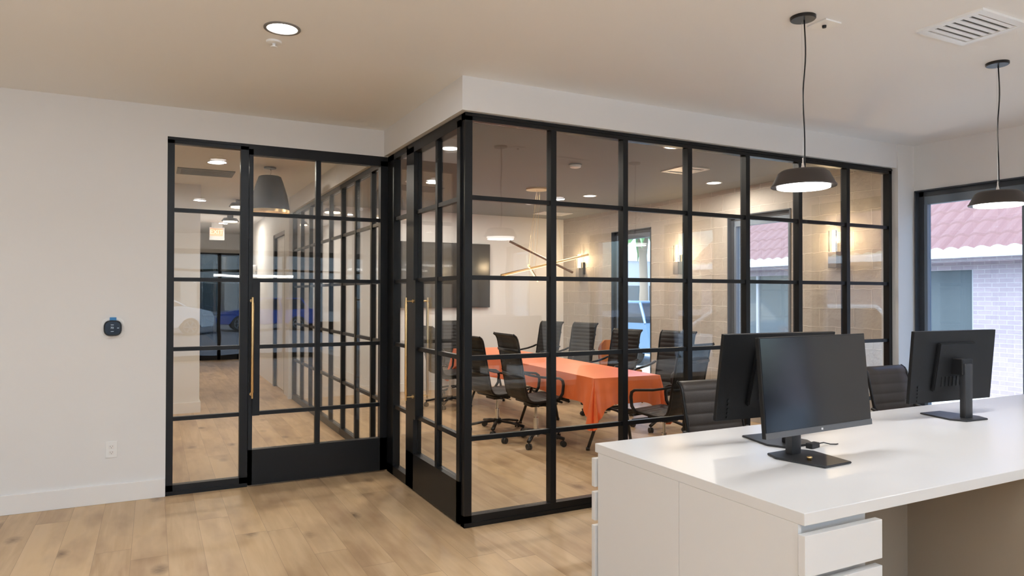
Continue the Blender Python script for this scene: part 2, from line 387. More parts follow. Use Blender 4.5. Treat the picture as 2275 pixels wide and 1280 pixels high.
# storefront behind the camera
bm = bmesh.new()
box(bm, -9, -6.2, -9.94, -9.8, 0, CEIL); box(bm, -6.2, EX, -9.94, -9.8, 2.55, CEIL); box(bm, 3.9, EX, -9.94, -9.8, 0, 2.55)
struct('wall_storefront', bm, M_wall, 'white wall above the street windows', 'wall')
sf = sroot('window_12', 'wide black-framed storefront glazing onto the street', 'window')
bm = bmesh.new()
for i in range(8): x = -6.2+i*(10.1/7); box(bm, x-.035, x+.035, -9.92, -9.83, 0, 2.55)
for z in (.08, 2.51): box(bm, -6.2, 3.9, -9.92, -9.83, z-.08, z+.04)
box(bm, -6.2, 3.9, -9.91, -9.84, 2.05, 2.10)
obj('window_frame', bm, M_steel, sf); obj('glass', BX(-6.2, 3.9, -9.88, -9.874, .1, 2.5), M_ext, sf)

# ------------------------------------------------------------------ steel glazed screens
R1, R2, R3, R4 = 2.150, 1.624, 1.096, .570
TG, BG = 2.6515, .076
ROWS = (R1, R2, R3, R4)
def screenX(name, x0, x1, y, posts, label, rows=ROWS, d=.028, pw=.022, zb=BG):
    """screen in the X direction at plane y"""
    r = sroot(name, label, 'glass partition')
    bm = bmesh.new()
    box(bm, x0, x1, y-d, y+d, TG, TOP); box(bm, x0, x1, y-d, y+d, 0, zb)
    for a, b in posts['ends']: box(bm, a, b, y-d, y+d, 0, TOP)
    obj('outer_frame', bm, M_steel, r)
    bm = bmesh.new()
    for xc in posts['mull']: box(bm, xc-pw, xc+pw, y-.028, y+.034, zb, TG)
    for z in rows: box(bm, x0+.01, x1-.01, y-.017, y+.017, z-.015, z+.015)
    if posts['mull']or rows: obj('glazing_bars', bm, M_steel, r)
    bm = bmesh.new(); g = [x0+.02]+[c for c in posts['mull']]+[x1-.02]
    for a, b in zip(g, g[1:]):
        zz = [zb]+sorted(rows)+[TG]
        for c, d2 in zip(zz, zz[1:]): box(bm, a+.004, b-.004, y-.003, y+.003, c+.004, d2-.004)
    obj('glass', bm, M_glass, r)
    # glazing beads
    bm = bmesh.new()
    box(bm, x0, x1, y-.036, y-.028, TOP-.022, TOP-.006); box(bm, x0, x1, y-.036, y-.028, .006, .03)
    obj('bead', bm, M_steel, r)
    return r
P0, PW = .057, .6133
screenX('window_1', 0.0, 4.345, .03, {'ends': [(0, .052), (4.303, 4.345)], 'mull': [P0+PW*k for k in range(1, 7)]},
        'long black steel glass screen of the meeting room beside the desks', d=.03)
screenX('window_2', -1.706, -1.13, SY+.03, {'ends': [(-1.706, -1.657), (-1.19, -1.13)], 'mull': []}, 'narrow black steel sidelight left of the entry door', d=.03)
def screenY(name, y0, y1, x, ends, mull, label, door=None):
    r = sroot(name, label, 'glass partition')
    bm = bmesh.new(); d = .03
    box(bm, x-d, x+d, y0, y1, TG, TOP); box(bm, x-d, x+d, y0, y1, 0, BG)
    for a, b in ends: box(bm, x-d, x+d, a, b, 0, TOP)
    obj('outer_frame', bm, M_steel, r)
    bm = bmesh.new()
    for c in mull: box(bm, x-.024, x+.024, c-.022, c+.022, BG, TG)
    for z in ROWS: box(bm, x-.017, x+.017, y0+.01, y1-.01, z-.015, z+.015)
    obj('glazing_bars', bm, M_steel, r)
    bm = bmesh.new(); g = [y0+.02]+list(mull)+[y1-.02]; zz = [BG]+sorted(ROWS)+[TG]
    for a, b in zip(g, g[1:]):
        for c, d2 in zip(zz, zz[1:]): box(bm, x-.003, x+.003, a+.004, b-.004, c+.004, d2-.004)
    obj('glass', bm, M_glass, r)
    return r
screenY('window_3', 1.14, SY, .03, [(1.14, 1.175), (1.505, SY)], [], 'narrow black steel sidelight inside the recessed glass corner')
screenY('window_4', SY+.06, 6.28, .03, [(SY+.06, SY+.12), (6.235, 6.28)], [2.215, 2.79, 3.36, 3.94, 4.52, 5.10, 5.68], 'black steel glass screen between corridor and meeting room')
def pull(parent, a, b, out, z0=.70, z1=1.49):
    """brass pull: vertical bar with two stand-offs; a,b = attach point xy; out = unit outward"""
    bm = bmesh.new(); x, y = a+out[0]*.062, b+out[1]*.062
    tube(bm, [(x, y, z0), (x, y, z0+.04), (x, y, z0+.05), (x, y, z1-.05), (x, y, z1-.04), (x, y, z1)], [.0075, .0075, .0105, .0105, .0075, .0075], 14)
    h = obj('pull_handle', bm, M_brass, parent, auto=40)
    for z in (z0+.028, z1-.028):
        bm = bmesh.new(); tube(bm, [(a, b, z), (a+out[0]*.012, b+out[1]*.012, z), (a+out[0]*.012, b+out[1]*.012, z), (x-out[0]*.006, y-out[1]*.006, z)], [.014, .014, .006, .006], 12)
        obj('standoff', bm, M_brass, h, auto=40)
# door 1 (entry plane)
DB = .2876
d1 = sroot('door_1', 'wide black steel glazed entry door with brass pull', 'door')
bm = bmesh.new(); y0, y1 = SY-.012, SY+.055
box(bm, -1.128, -1.097, y0, y1, .012, 2.66); box(bm, -.066, -.004, y0, y1, .012, 2.66); box(bm, -1.128, -.004, y0, y1, 2.615, 2.66)
obj('leaf_frame', bm, M_steel, d1)
obj('kick_panel', BX(-1.128, -.004, y0, y1, .012, DB), M_steel, d1)
obj('lock_stile', BX(-1.10, -1.043, y0, y1, R4-.015, R2), M_steel, d1)
bm = bmesh.new()
box(bm, -.608, -.568, SY+.004, SY+.045, DB, 2.62)
for z in ROWS: box(bm, -1.10, -.06, SY+.008, SY+.042, z-.015, z+.015)
obj('glazing_bars', bm, M_steel, d1)
bm = bmesh.new(); zz = [DB]+sorted(ROWS)+[2.62]
for a, b in ((-1.097, -.608), (-.568, -.066)):
    for c, e in zip(zz, zz[1:]): box(bm, a, b, SY+.022, SY+.028, c+.004, e-.004)
obj('glass', bm, M_glass, d1)
obj('head_frame', BX(-1.19, 0, SY-.0, SY+.06, 2.66, TOP), M_steel, d1)
pull(d1, -1.105, y0, (0, -1))
# door 2 (side of the glass corner, hinged at the corner post)
d2 = sroot('door_2', 'black steel glazed meeting room door at the outer glass corner', 'door')
bm = bmesh.new(); x0, x1 = -.012, .055
box(bm, x0, x1, 1.035, 1.10, .012, 2.66); box(bm, x0, x1, .921, 1.06, R4-.015, R2); box(bm, x0, x1, .06, .108, .012, 2.66); box(bm, x0, x1, .06, 1.10, 2.615, 2.66)
bm.free(); bm = bmesh.new()
box(bm, x0, x1, .965, 1.135, .012, 2.66); box(bm, x0, x1, .055, .108, .012, 2.66); box(bm, x0, x1, .055, 1.135, 2.615, 2.66)
obj('leaf_frame', bm, M_steel, d2)
obj('lock_stile', BX(x0, x1, .921, .966, R4-.015, R2), M_steel, d2)
obj('kick_panel', BX(x0, x1, .055, 1.135, .012, DB), M_steel, d2)
bm = bmesh.new(); box(bm, .004, .045, .505, .545, DB, 2.62)
for z in ROWS: box(bm, .008, .042, .10, .97, z-.015, z+.015)
obj('glazing_bars', bm, M_steel, d2)
bm = bmesh.new()
for a, b in ((.108, .505), (.545, .965)):
    for c, e in zip(zz, zz[1:]): box(bm, .022, .028, a, b, c+.004, e-.004)
obj('glass', bm, M_glass, d2)
obj('head_frame', BX(0, .06, .05, 1.14, 2.66, TOP), M_steel, d2)
pull(d2, x0, .955, (-1, 0)); pull(d2, x1, 1.005, (1, 0))

# ================================================================== WALL FITTINGS
th = thing('thermostat', 'round black wall thermostat on the white wall with blue tape', 'thermostat', (-2.054, SY, 1.265))
bm = bmesh.new()
def squircle(rx, rz, n=32, p=3.0):
    return [(rx*math.copysign(abs(math.cos(t))**(2/p), math.cos(t)), rz*math.copysign(abs(math.sin(t))**(2/p), math.sin(t))) for t in [2*PI*i/n for i in range(n)]]
obj('back_plate', prism(squircle(.072, .072, p=4), 'Y', -.006, 0), M_plate, th)
obj('body', prism(squircle(.057, .057), 'Y', -.028, -.006, .003), M_blackp, th, auto=40)
obj('display', prism(squircle(.048, .048), 'Y', -.0295, -.028), M_screen, th)
def text(name, s, size, m, parent, loc, rot, ext=.0008, align='CENTER'):
    cu = bpy.data.curves.new(name, 'FONT'); cu.body = s; cu.size = size; cu.extrude = ext; cu.align_x = align; cu.align_y = 'CENTER'
    t_ = bpy.data.objects.new(name, cu); C.objects.link(t_); bpy.context.view_layer.update()
    me = bpy.data.meshes.new_from_object(t_.evaluated_get(bpy.context.evaluated_depsgraph_get())); bpy.data.objects.remove(t_)
    o = bpy.data.objects.new(name, me); C.objects.link(o); me.materials.clear(); me.materials.append(m); o.parent = parent; o.location = loc; o.rotation_euler = rot
    return o
M_digit = mat('lit_digits', (.3, .32, .34), .5, emit=(.8, .9, 1), estr=.35)
text('digits', '70', .020, M_digit, th, (-.004, -.030, .002), (R(90), 0, 0))
for a_ in ((-.012, .006, .022, .025), (-.012, .006, -.025, -.022), (.028, .040, -.001, .002)): obj('indicator_mark', BX(a_[0], a_[1], -.0305, -.0296, a_[2], a_[3]), M_digit, th)
bm = BX(-.020, .022, -.012, -.0065, .045, .078); 
obj('tape', bm, M_blue, th)
ol = thing('wall_outlet', 'white double wall outlet low on the white wall', 'outlet', (-2.057, SY, .385))
obj('cover_plate', BX(-.036, .036, -.006, 0, -.058, .058, .0015), M_plate, ol)
for z in (-.021, .021):
    so_ = obj('socket', BX(-.016, .016, -.008, -.006, z-.014, z+.014, bev=.001), M_trim, ol)
    bm = bmesh.new(); box(bm, -.008, -.006, -.0085, -.0078, z-.001, z+.007); box(bm, .006, .008, -.0085, -.0078, z-.001, z+.007); box(bm, -.002, .002, -.0085, -.0078, z-.010, z-.006)
    obj('slots', bm, M_blackp, so_)
# television
tv = thing('television', 'large black television mounted on the meeting room back wall', 'television', (2.33, 6.275, 1.83))
obj('housing', BX(-.815, .815, -.06, -.012, -.52, .52, .006), M_blackp, tv)
obj('screen', BX(-.80, .80, -.062, -.059, -.50, .507), M_tv, tv)
obj('wall_bracket', BX(-.3, .3, -.012, 0, -.2, .2), M_blackm, tv)
# sconces on the block wall
def sconce():
    t = thing('wall_sconce', 'x', 'wall light', (0, 0, 0))
    bm = BX(-.05, 0, -.045, .045, -.08, .12); obj('wall_plate', bm, M_blackm, t)
    bm = BX(-.13, -.05, -.05, .05, -.14, .03, .004); obj('base_block', bm, M_grey, t)
    obj('glass_tube', TB([(-.09, 0, .03), (-.09, 0, .25)], .022, 16), M_tube, t, auto=40)
    obj('side_rod', BX(-.125, -.115, -.045, -.038, .03, .25), M_blackm, t); obj('side_rod', BX(-.125, -.115, .038, .045, .03, .25), M_blackm, t)
    return t
s0 = sconce(); s0['group'] = 'sconces on the block wall'
for i, (y, l) in enumerate(((.746, 'lit wall sconce on block wall beside the pier, nearest the desks'), (3.185, 'lit wall sconce on block wall between the two meeting room windows'), (5.63, 'lit wall sconce on block wall near the television corner'))):
    o = s0 if i == 0 else dup(s0, (0, 0, 0), 0, l, 'sconces on the block wall')
    o.location = (EX, y, 1.94); o['label'] = l
    L_ = bpy.data.lights.new('sconce_light', 'POINT'); L_.energy = 9; L_.color = (1, .72, .42); L_.shadow_soft_size = .03
    lo = bpy.data.objects.new('sconce_light', L_); C.objects.link(lo); lo.location = (EX-.17, y, 2.10)

# ================================================================== CEILING FITTINGS
def downlight(loc, z, label, power, col=NEUT, r=.094, ring=M_grey):
    t = thing('recessed_downlight', label, 'ceiling light', (loc[0], loc[1], z), 0, 'recessed downlights')
    obj('trim_ring', lathe([(r, 0), (r, -.006), (r*.84, -.006), (r*.84, 0)], 40), ring, t, auto=40)
    obj('diffuser', lathe([(r*.84, -.002), (0, -.002)], 40), M_led, t)
    lamp('downlight_lamp', (loc[0], loc[1], z-.03), r*1.7, power, col)
    return t
downlight((-1.196, -.318), CEIL, 'recessed downlight with grey ring in the white office ceiling', 13)
PC = 21
for (x, y), l in zip(((2.319, .687), (4.064, 2.03), (3.372, 3.61), (.583, 1.69), (3.056, 4.657), (.9, 3.6), (2.0, 5.35)),
                  ('nearest downlight in grey ceiling above the third glass bay', 'downlight in grey ceiling close to the block wall', 'small downlight in grey ceiling above the chandelier area',
                   'downlight in grey ceiling just inside the corner door', 'downlight in grey ceiling towards the television corner', 'downlight in grey ceiling beside the corridor glass', 'downlight in grey ceiling in front of the television')):
    downlight((x, y), CCEIL, l, PC, WARM, ring=M_plate)
downlight((-1.21, 3.91), CEIL, 'recessed downlight in corridor ceiling in front of the return grille', 22, WARM, ring=M_plate)
for x, y, l in ((-3.6, -.3, 'added unseen fill downlight left of the entry wall'), (-3.6, -3.6, 'added unseen fill downlight left of the walkway'), (-1.2, -3.6, 'added unseen fill downlight over the walkway'), (1.2, -4.4, 'added unseen fill downlight past the desk front'),
             (3.4, -4.4, 'added unseen fill downlight near the second window'), (-3.6, -7, 'added unseen fill downlight near the street, left'), (-.6, -7, 'added unseen fill downlight near the street, middle'), (2.6, -7, 'added unseen fill downlight near the street, right')):
    downlight((x, y), CEIL, l, 14)  # downlights outside the view, added as even fill for the office
lamp('corridor_lamp', (-.6, 9.6, CEIL-.05), .4, 24, WARM)
sp = thing('fire_sprinkler', 'small white fire sprinkler in the ceiling beside the grey-ringed downlight', 'sprinkler', (-1.205, -.097, CEIL))
obj('escutcheon', lathe([(.042, 0), (.040, -.010), (.026, -.014), (0, -.014)], 24), M_plate, sp, auto=50)
obj('sprinkler_head', lathe([(.008, -.014), (.008, -.028), (.018, -.030), (.018, -.033), (0, -.034)], 20), M_plate, sp, auto=50)
pl = thing('ceiling_sensor', 'small square white ceiling plate with dark sensor beside the pendant canopy', 'sensor', (1.302, -1.687, CEIL))
obj('square_plate', BX(-.058, .058, -.058, .058, -.008, 0, .002), M_plate, pl)
obj('sensor_eye', lathe([(.011, -.008), (.010, -.020), (0, -.022)], 16), M_blackp, pl, auto=50)
def register(loc, size, label, slats=7, m=M_plate, ms=M_vent, name='air_register'):
    t = thing(name, label, 'air vent', loc)
    sx, sy = size; bm = bmesh.new(); b = .04
    for a in ((-sx/2, sx/2, -sy/2, -sy/2+b), (-sx/2, sx/2, sy/2-b, sy/2), (-sx/2, -sx/2+b, -sy/2+b, sy/2-b), (sx/2-b, sx/2, -sy/2+b, sy/2-b)): box(bm, *a, -.012, 0)
    obj('frame', bm, m, t)
    bm = bmesh.new()
    for i in range(slats):
        y = -sy/2+b+(sy-2*b)*(i+.5)/slats; box(bm, -sx/2+b, sx/2-b, y-(sy-2*b)/slats*.28, y+(sy-2*b)/slats*.28, -.010, -.004)
    obj('slats', bm, m, t)
    obj('duct_backing', BX(-sx/2+b, sx/2-b, -sy/2+b, sy/2-b, -.002, 0), ms, t)
    return t
register((2.02, -2.02, CEIL), (.42, .34), 'white slatted air register in the office ceiling near the pendant', 6)
register((3.19, 1.53, CCEIL), (.36, .36), 'square white air register in the grey ceiling, nearer the glass', 1)
register((3.95, 5.55, CCEIL), (.55, .36), 'white air register in the grey ceiling by the back corner', 6)
register((-1.265, 4.60, CEIL), (.60, .42), 'dark return air grille in the corridor ceiling', 8, M_vent, M_dark)
sm = thing('smoke_detector', 'round white smoke detector on the grey meeting room ceiling', 'smoke detector', (2.002, 1.817, CCEIL))
obj('base', lathe([(.068, 0), (.068, -.012), (0, -.012)], 28), M_grey, sm, auto=40)
obj('cover', lathe([(.060, -.012), (.056, -.032), (.040, -.038), (0, -.038)], 28), M_plate, sm, auto=40)
# dome pendant over the desks
def pendant(x, y, label, zb=2.06):
    t = thing('pendant_lamp', label, 'pendant lamp', (x, y, zb), 0, 'dome pendants over the desks')
    obj('canopy', lathe([(.062, CEIL-zb), (.062, CEIL-zb-.012), (.058, CEIL-zb-.016), (0, CEIL-zb-.016)], 36), M_blackm, t, auto=40)
    obj('shade', lathe([(0, .088), (.020, .088), (.105, .082), (.122, .070), (.150, .014), (.157, .006), (.156, 0), (.128, .004), (.110, .06), (0, .07)], 56), M_lamp, t, auto=35)
    obj('diffuser', lathe([(.128, .006), (.127, -.006), (.122, -.008), (0, -.008)], 48), M_led, t, auto=40)
    zc = CEIL-zb-.014; pts = []
    for i in range(22):
        s = i/21; z = zc+(.10-zc)*s
        pts.append((.0085+.008*math.sin(s*9.5)*math.sin(s*PI), -.004*math.sin(s*7), z))
    obj('cord', TB(pts, .0036, 8), M_blackp, t, smooth=True)
    st = obj('steel_cable', TB([(-.010, 0, zc), (-.002, 0, .13)], .0008, 6), M_chrome, t)
    obj('cable_gripper', lathe([(.003, .145), (.004, .12), (.008, .105), (.010, .088), (.012, .086)], 14, c=(-.004, 0, 0)), M_chrome, t, auto=50)
    lamp('pendant_light', (x, y, zb-.02), .24, 8, (.97, .97, 1))
    return t
pendant(1.128, -1.70, 'dark dome pendant lamp hanging above the desk monitors')
pendant(2.75, -1.76, 'dark dome pendant lamp over the desk, beyond the first')
pendant(4.1, -2.1, 'dark dome pendant lamp over the desk by the wall') if False else None
# bell pendant in the corridor
bl = thing('bell_pendant', 'large charcoal bell pendant hanging in the corridor', 'pendant lamp', (-.65, 3.94, 2.43))
obj('canopy', lathe([(.065, CEIL-2.43), (.065, CEIL-2.43-.014), (0, CEIL-2.43-.016)], 30), M_blackm, bl, auto=40)
obj('cord', TB([(0, 0, CEIL-2.43), (.012, 0, .45), (.006, 0, .42), (0, 0, .39)], .004, 8), M_chrome, bl, smooth=True)
obj('shade', lathe([(0, .395), (.105, .395), (.118, .388), (.140, .33), (.185, .18), (.205, .06), (.212, 0), (.206, 0), (.198, .06), (.178, .18), (.133, .33), (.11, .38), (0, .385)], 48), M_bell, bl, auto=35)
obj('brass_liner', lathe([(.2135, .018), (.2145, -.012), (.205, -.012), (.200, .04), (.19, .1)], 48), M_brass, bl, auto=35)
obj('bulb', lathe([(0, .16), (.035, .13), (.045, .09), (.03, .05), (0, .04)], 20), M_ledw, bl, smooth=True)
lamp('bell_light', (-.65, 3.94, 2.44), .3, 10, (1, .78, .52))
for (x, y), l in (((-.58, 9.18), 'dark disc ceiling lamp far down the corridor'), ((-.66, 6.93), 'dark disc ceiling lamp in the corridor past the bell pendant')):
    t = thing('flush_ceiling_lamp', l, 'ceiling light', (x, y, 2.82), 0, 'disc lamps in the corridor')
    obj('housing', lathe([(.05, CEIL-2.82), (.05, .06), (.11, .055), (.145, .01), (.145, 0), (.12, 0)], 32), M_lamp, t, auto=35)
    obj('diffuser', lathe([(.12, .004), (.118, -.012), (0, -.012)], 32), M_ledw, t, auto=35)
# exit sign hanging in the corridor
ex = thing('exit_sign', 'lit red and white EXIT sign hanging in the corridor', 'exit sign', (-.69, 10.6, 2.72), R(-4))
obj('panel', BX(-.135, .135, -.008, .008, -.14, .11), mat('milky_exit_panel', (.75, .78, .78), .3), ex)
obj('lettering_panel', BX(-.125, .105, -.0095, -.008, -.06, .09), mat('lit_red_exit_panel', (.9, .3, .2), .4, emit=(1, .30, .16), estr=1.1), ex)
text('letters', 'EXIT', .115, mat('pale_exit_letters', (1, .8, .6), .5, emit=(1, .62, .35), estr=1.2), ex, (-.01, -.0105, .015), (R(90), 0, 0))
obj('ceiling_mount', BX(-.10, .10, -.02, .02, .11, CEIL-2.72), M_plate, ex)
# first linear pendant mirrored in glass; three others and uplights added to brighten ceiling
def linear(x, y, rz, label, z=1.86, L=.69, up=30):
    ln = thing('linear_pendant', label, 'pendant lamp', (x, y, z), rz, 'linear pendants')
    obj('light_tube', TB([(-L, 0, 0), (L, 0, 0)], .022, 12), M_lin, ln, smooth=True)
    for s_ in (-1, 1): obj('hanging_wire', TB([(s_*L*.7, 0, 0), (s_*L*.7, 0, CEIL-z)], .002, 6), M_blackm, ln)
    lamp('ceiling_fill_light', (x, y, z+.04), L*2, up, (.80, .90, 1.0), (PI, 0, rz), 'RECTANGLE', .06)  # upward area light added over each tube to brighten the ceiling
M_lin = mat('lit_linear_tube', (.9, .9, .9), .5, emit=(1, 1, 1), estr=9)
linear(-.14, -6.0, 0, 'white linear pendant tube mirrored in the entry door glass', up=175)
linear(-4.2, -2.4, PI/2, 'added linear tube brightening the ceiling, left of the thermostat wall', 2.1, 1.0, 60)
linear(-3.5, -5.4, 0, 'added linear tube brightening the ceiling, over the walkway near the street', 2.1, 1.0, 120)
linear(-3.0, -8.2, 0, 'added linear tube brightening the ceiling, closest to the street windows', 2.1, 1.0, 60)
# white cup sconce in the corridor
cs = thing('cup_sconce', 'small white cup-shaped wall light in the corridor', 'wall light', (0, 10.16, 2.0))
obj('cup', lathe([(.02, -.07), (.05, -.06), (.075, .06), (.08, .09), (.074, .09), (.045, -.05), (0, -.06)], 24, c=(-.09, 0, 0)), M_plate, cs, smooth=True)
obj('arm', BX(-.05, 0, -.015, .015, -.03, 0), M_plate, cs)
# chandelier of crossing bars
cd = thing('bar_chandelier', 'chandelier of crossing brass light bars above the orange table', 'chandelier', (2.45, 3.4, 0))
def bar(a, b, lit):
    a = Vector(a)-Vector((2.45, 3.4, 0)); b = Vector(b)-Vector((2.45, 3.4, 0))
    o = obj('light_bar', TB([a, b], .016, 8, flat=(.013, .013)), M_brass if lit else mat('bronze_bar', (.20, .13, .08), .4, .8), cd)
    d = Vector((0, 0, -.016))
    if lit: l_ = obj('led_strip', TB([a*.98+b*.02+d, a*.02+b*.98+d], .006, 6, flat=(.009, .004)), M_ledb, o)
    for s in (.3, .7):
        p = a.lerp(b, s); obj('hanging_wire', TB([p, (p.x*.45+.05, p.y*.45, CCEIL)], .0012, 5), M_brass, o)
bar((2.06, 3.4, 2.17), (2.94, 3.35, 1.80), False)
bar((1.85, 3.2, 1.745), (3.22, 3.42, 2.04), True)
bar((2.22, 3.2, 1.87), (2.66, 3.75, 1.70), True)
obj('ceiling_canopy', lathe([(.14, CCEIL), (.14, CCEIL-.02), (0, CCEIL-.022)], 32), M_brass, cd, auto=40)

# ================================================================== MEETING TABLE
TZ = .735
tb_o = Vector((1.86, 1.25, 0)); ta = math.atan2(.22, 3.93)   # near-left corner, slight turn
tab = thing('meeting_table', 'long meeting table with black splayed legs under an orange cloth', 'table', tb_o, -ta)
TWd, TL = .70, 3.9
obj('tabletop', BX(0, TWd, 0, TL, TZ-.03, TZ), M_white, tab)
def aframe(y):
    for s in (0, 1):
        bm = bmesh.new()
        tube(bm, [(TWd/2+(-.06 if s == 0 else .06), y, TZ-.04), (.10 if s == 0 else TWd-.10, y+.12, .015)], .016, 10)
        tube(bm, [(.10 if s == 0 else TWd-.10, y+.12, .03), (.10 if s == 0 else TWd-.10, y+.12, 0)], .02, 10)
        obj('leg', bm, M_blackm, tab, smooth=True)
    obj('leg_brace', TB([(.25, y+.05, .42), (TWd-.25, y+.05, .42)], .010, 8), M_blackm, tab)
for y in (.18, 1.75, 3.4): aframe(y)
# cloth: top plus a hanging skirt with corner folds
bm = bmesh.new(); O = .012; zt = TZ+.004
def perim(n_long, n_short):
    x0, x1, y0, y1 = -O, TWd+O, -O, TL+O; pts = []
    def seg(a, b, n, nrm):
        for i in range(n):
            t = i/n; pts.append((a[0]+(b[0]-a[0])*t, a[1]+(b[1]-a[1])*t, nrm, min(t, 1-t)*math.dist(a, b)))
    seg((x0, y0), (x1, y0), n_short, (0, -1)); 
    for k in range(9): a_ = -PI/2+PI/2*k/8; pts.append((x1, y0, (math.cos(a_), math.sin(a_)), -1-(k/8)))
    seg((x1, y0), (x1, y1), n_long, (1, 0))
    for k in range(9): a_ = PI/2*k/8; pts.append((x1, y1, (math.cos(a_), math.sin(a_)), -1-(k/8)))
    seg((x1, y1), (x0, y1), n_short, (0, 1))
    for k in range(9): a_ = PI/2+PI/2*k/8; pts.append((x0, y1, (math.cos(a_), math.sin(a_)), -1-(k/8)))
    seg((x0, y1), (x0, y0), n_long, (-1, 0))
    for k in range(9): a_ = PI+PI/2*k/8; pts.append((x0, y0, (math.cos(a_), math.sin(a_)), -1-(k/8)))
    return pts
P = perim(90, 26); rows_n = 9; grid = []
for i, (x, y, nv, e) in enumerate(P):
    col = []
    if e >= 0: drop = .235+.012*math.sin(y*3+x*5)+.15*max(0, 1-e/.22)**2; corner = max(0, 1-e/.25)
    else:
        k = -e-1; drop = .385+.085*math.sin(k*PI); corner = 1
    for j in range(rows_n+1):
        t = j/rows_n
        fold = math.sin(y*16+x*19)*.006+math.sin(y*37+x*11)*.003
        if e < 0: out = .010+t*(.05+.075*abs(math.sin((-e-1)*PI*2))) if True else 0
        else: out = .006+.016*t+fold*t+.045*t*corner*(1+.6*math.sin(i*1.3))
        col.append(bm.verts.new((x+nv[0]*out, y+nv[1]*out, zt-drop*t-(.004 if j else 0))))
    grid.append(col)
n = len(grid)
for i in range(n):
    for j in range(rows_n):
        try: bm.faces.new((grid[i][j], grid[(i+1) % n][j], grid[(i+1) % n][j+1], grid[i][j+1]))
        except ValueError: pass
bm.faces.new([g[0] for g in grid])
bmesh.ops.remove_doubles(bm, verts=bm.verts[:], dist=1e-5)
cl = obj('tablecloth', bm, M_cloth, None, auto=50); cl.location = tb_o; cl.rotation_euler = (0, 0, -ta)
tag(cl, 'bright orange plastic tablecloth draped over the long meeting table', 'tablecloth')

# ================================================================== CHAIRS
def path_seatback(H=1.10):
    """side profile of the sling: list of (forward, z)"""
    ctrl = [(.255, .425), (.245, .452), (.20, .468), (.10, .462), (0, .452), (-.10, .445), (-.165, .452), (-.205, .485), (-.225, .54), (-.245, .64), (-.270, .78), (-.300, .93), (-.322, 1.04), (-.345, 1.085), (-.372, H)]
    pts = []
    for i in range(len(ctrl)-1):
        p0 = ctrl[max(i-1, 0)]; p1 = ctrl[i]; p2 = ctrl[i+1]; p3 = ctrl[min(i+2, len(ctrl)-1)]
        for k in range(8):
            t = k/8
            pts.append(tuple(.5*((2*p1[c])+(-p0[c]+p2[c])*t+(2*p0[c]-5*p1[c]+4*p2[c]-p3[c])*t*t+(-p0[c]+3*p1[c]-3*p2[c]+p3[c])*t**3) for c in (0, 1)))
    pts.append(ctrl[-1]); return pts
def resample(pts, step):
    L = [0]
    for a, b in zip(pts, pts[1:]): L.append(L[-1]+math.dist(a, b))
    n = int(L[-1]/step); out = []
    j = 0
    for i in range(n+1):
        s = L[-1]*i/n
        while j < len(L)-2 and L[j+1] < s: j += 1
        t = (s-L[j])/max(1e-9, L[j+1]-L[j]); out.append((pts[j][0]+(pts[j+1][0]-pts[j][0])*t, pts[j][1]+(pts[j+1][1]-pts[j][1])*t, s))
    return out, L[-1]
def sling(name, pts, total, s0, s1, hw, rib, m, parent, amp=.006):
    bm = bmesh.new(); sel = [p for p in pts if s0-1e-6 <= p[2] <= s1+1e-6]; rows = []
    for i, p in enumerate(sel):
        a = sel[max(i-1, 0)]; b = sel[min(i+1, len(sel)-1)]; tx, tz = b[0]-a[0], b[1]-a[1]; l = math.hypot(tx, tz); nx, nz = tz/l, -tx/l   # normal
        bul = amp*abs(math.sin(PI*p[2]/rib))**.6
        ring = []
        for side in (1, -1):
            ws = (-1, -.96, -.5, 0, .5, .96, 1) if side == 1 else (1, .96, .5, 0, -.5, -.96, -1)
            for w_ in ws:
                off = side*(.006+(bul if abs(w_) < .97 else -.003))
                ring.append(bm.verts.new((p[0]+nx*off, w_*hw, p[1]+nz*off)))
        rows.append(ring)
    k = len(rows[0])
    for r0, r1 in zip(rows, rows[1:]):
        for i in range(k): bm.faces.new((r0[i], r0[(i+1) % k], r1[(i+1) % k], r1[i]))
    bm.faces.new(rows[0]); bm.faces.new(rows[-1][::-1])
    return obj(name, bm, m, parent, auto=55)
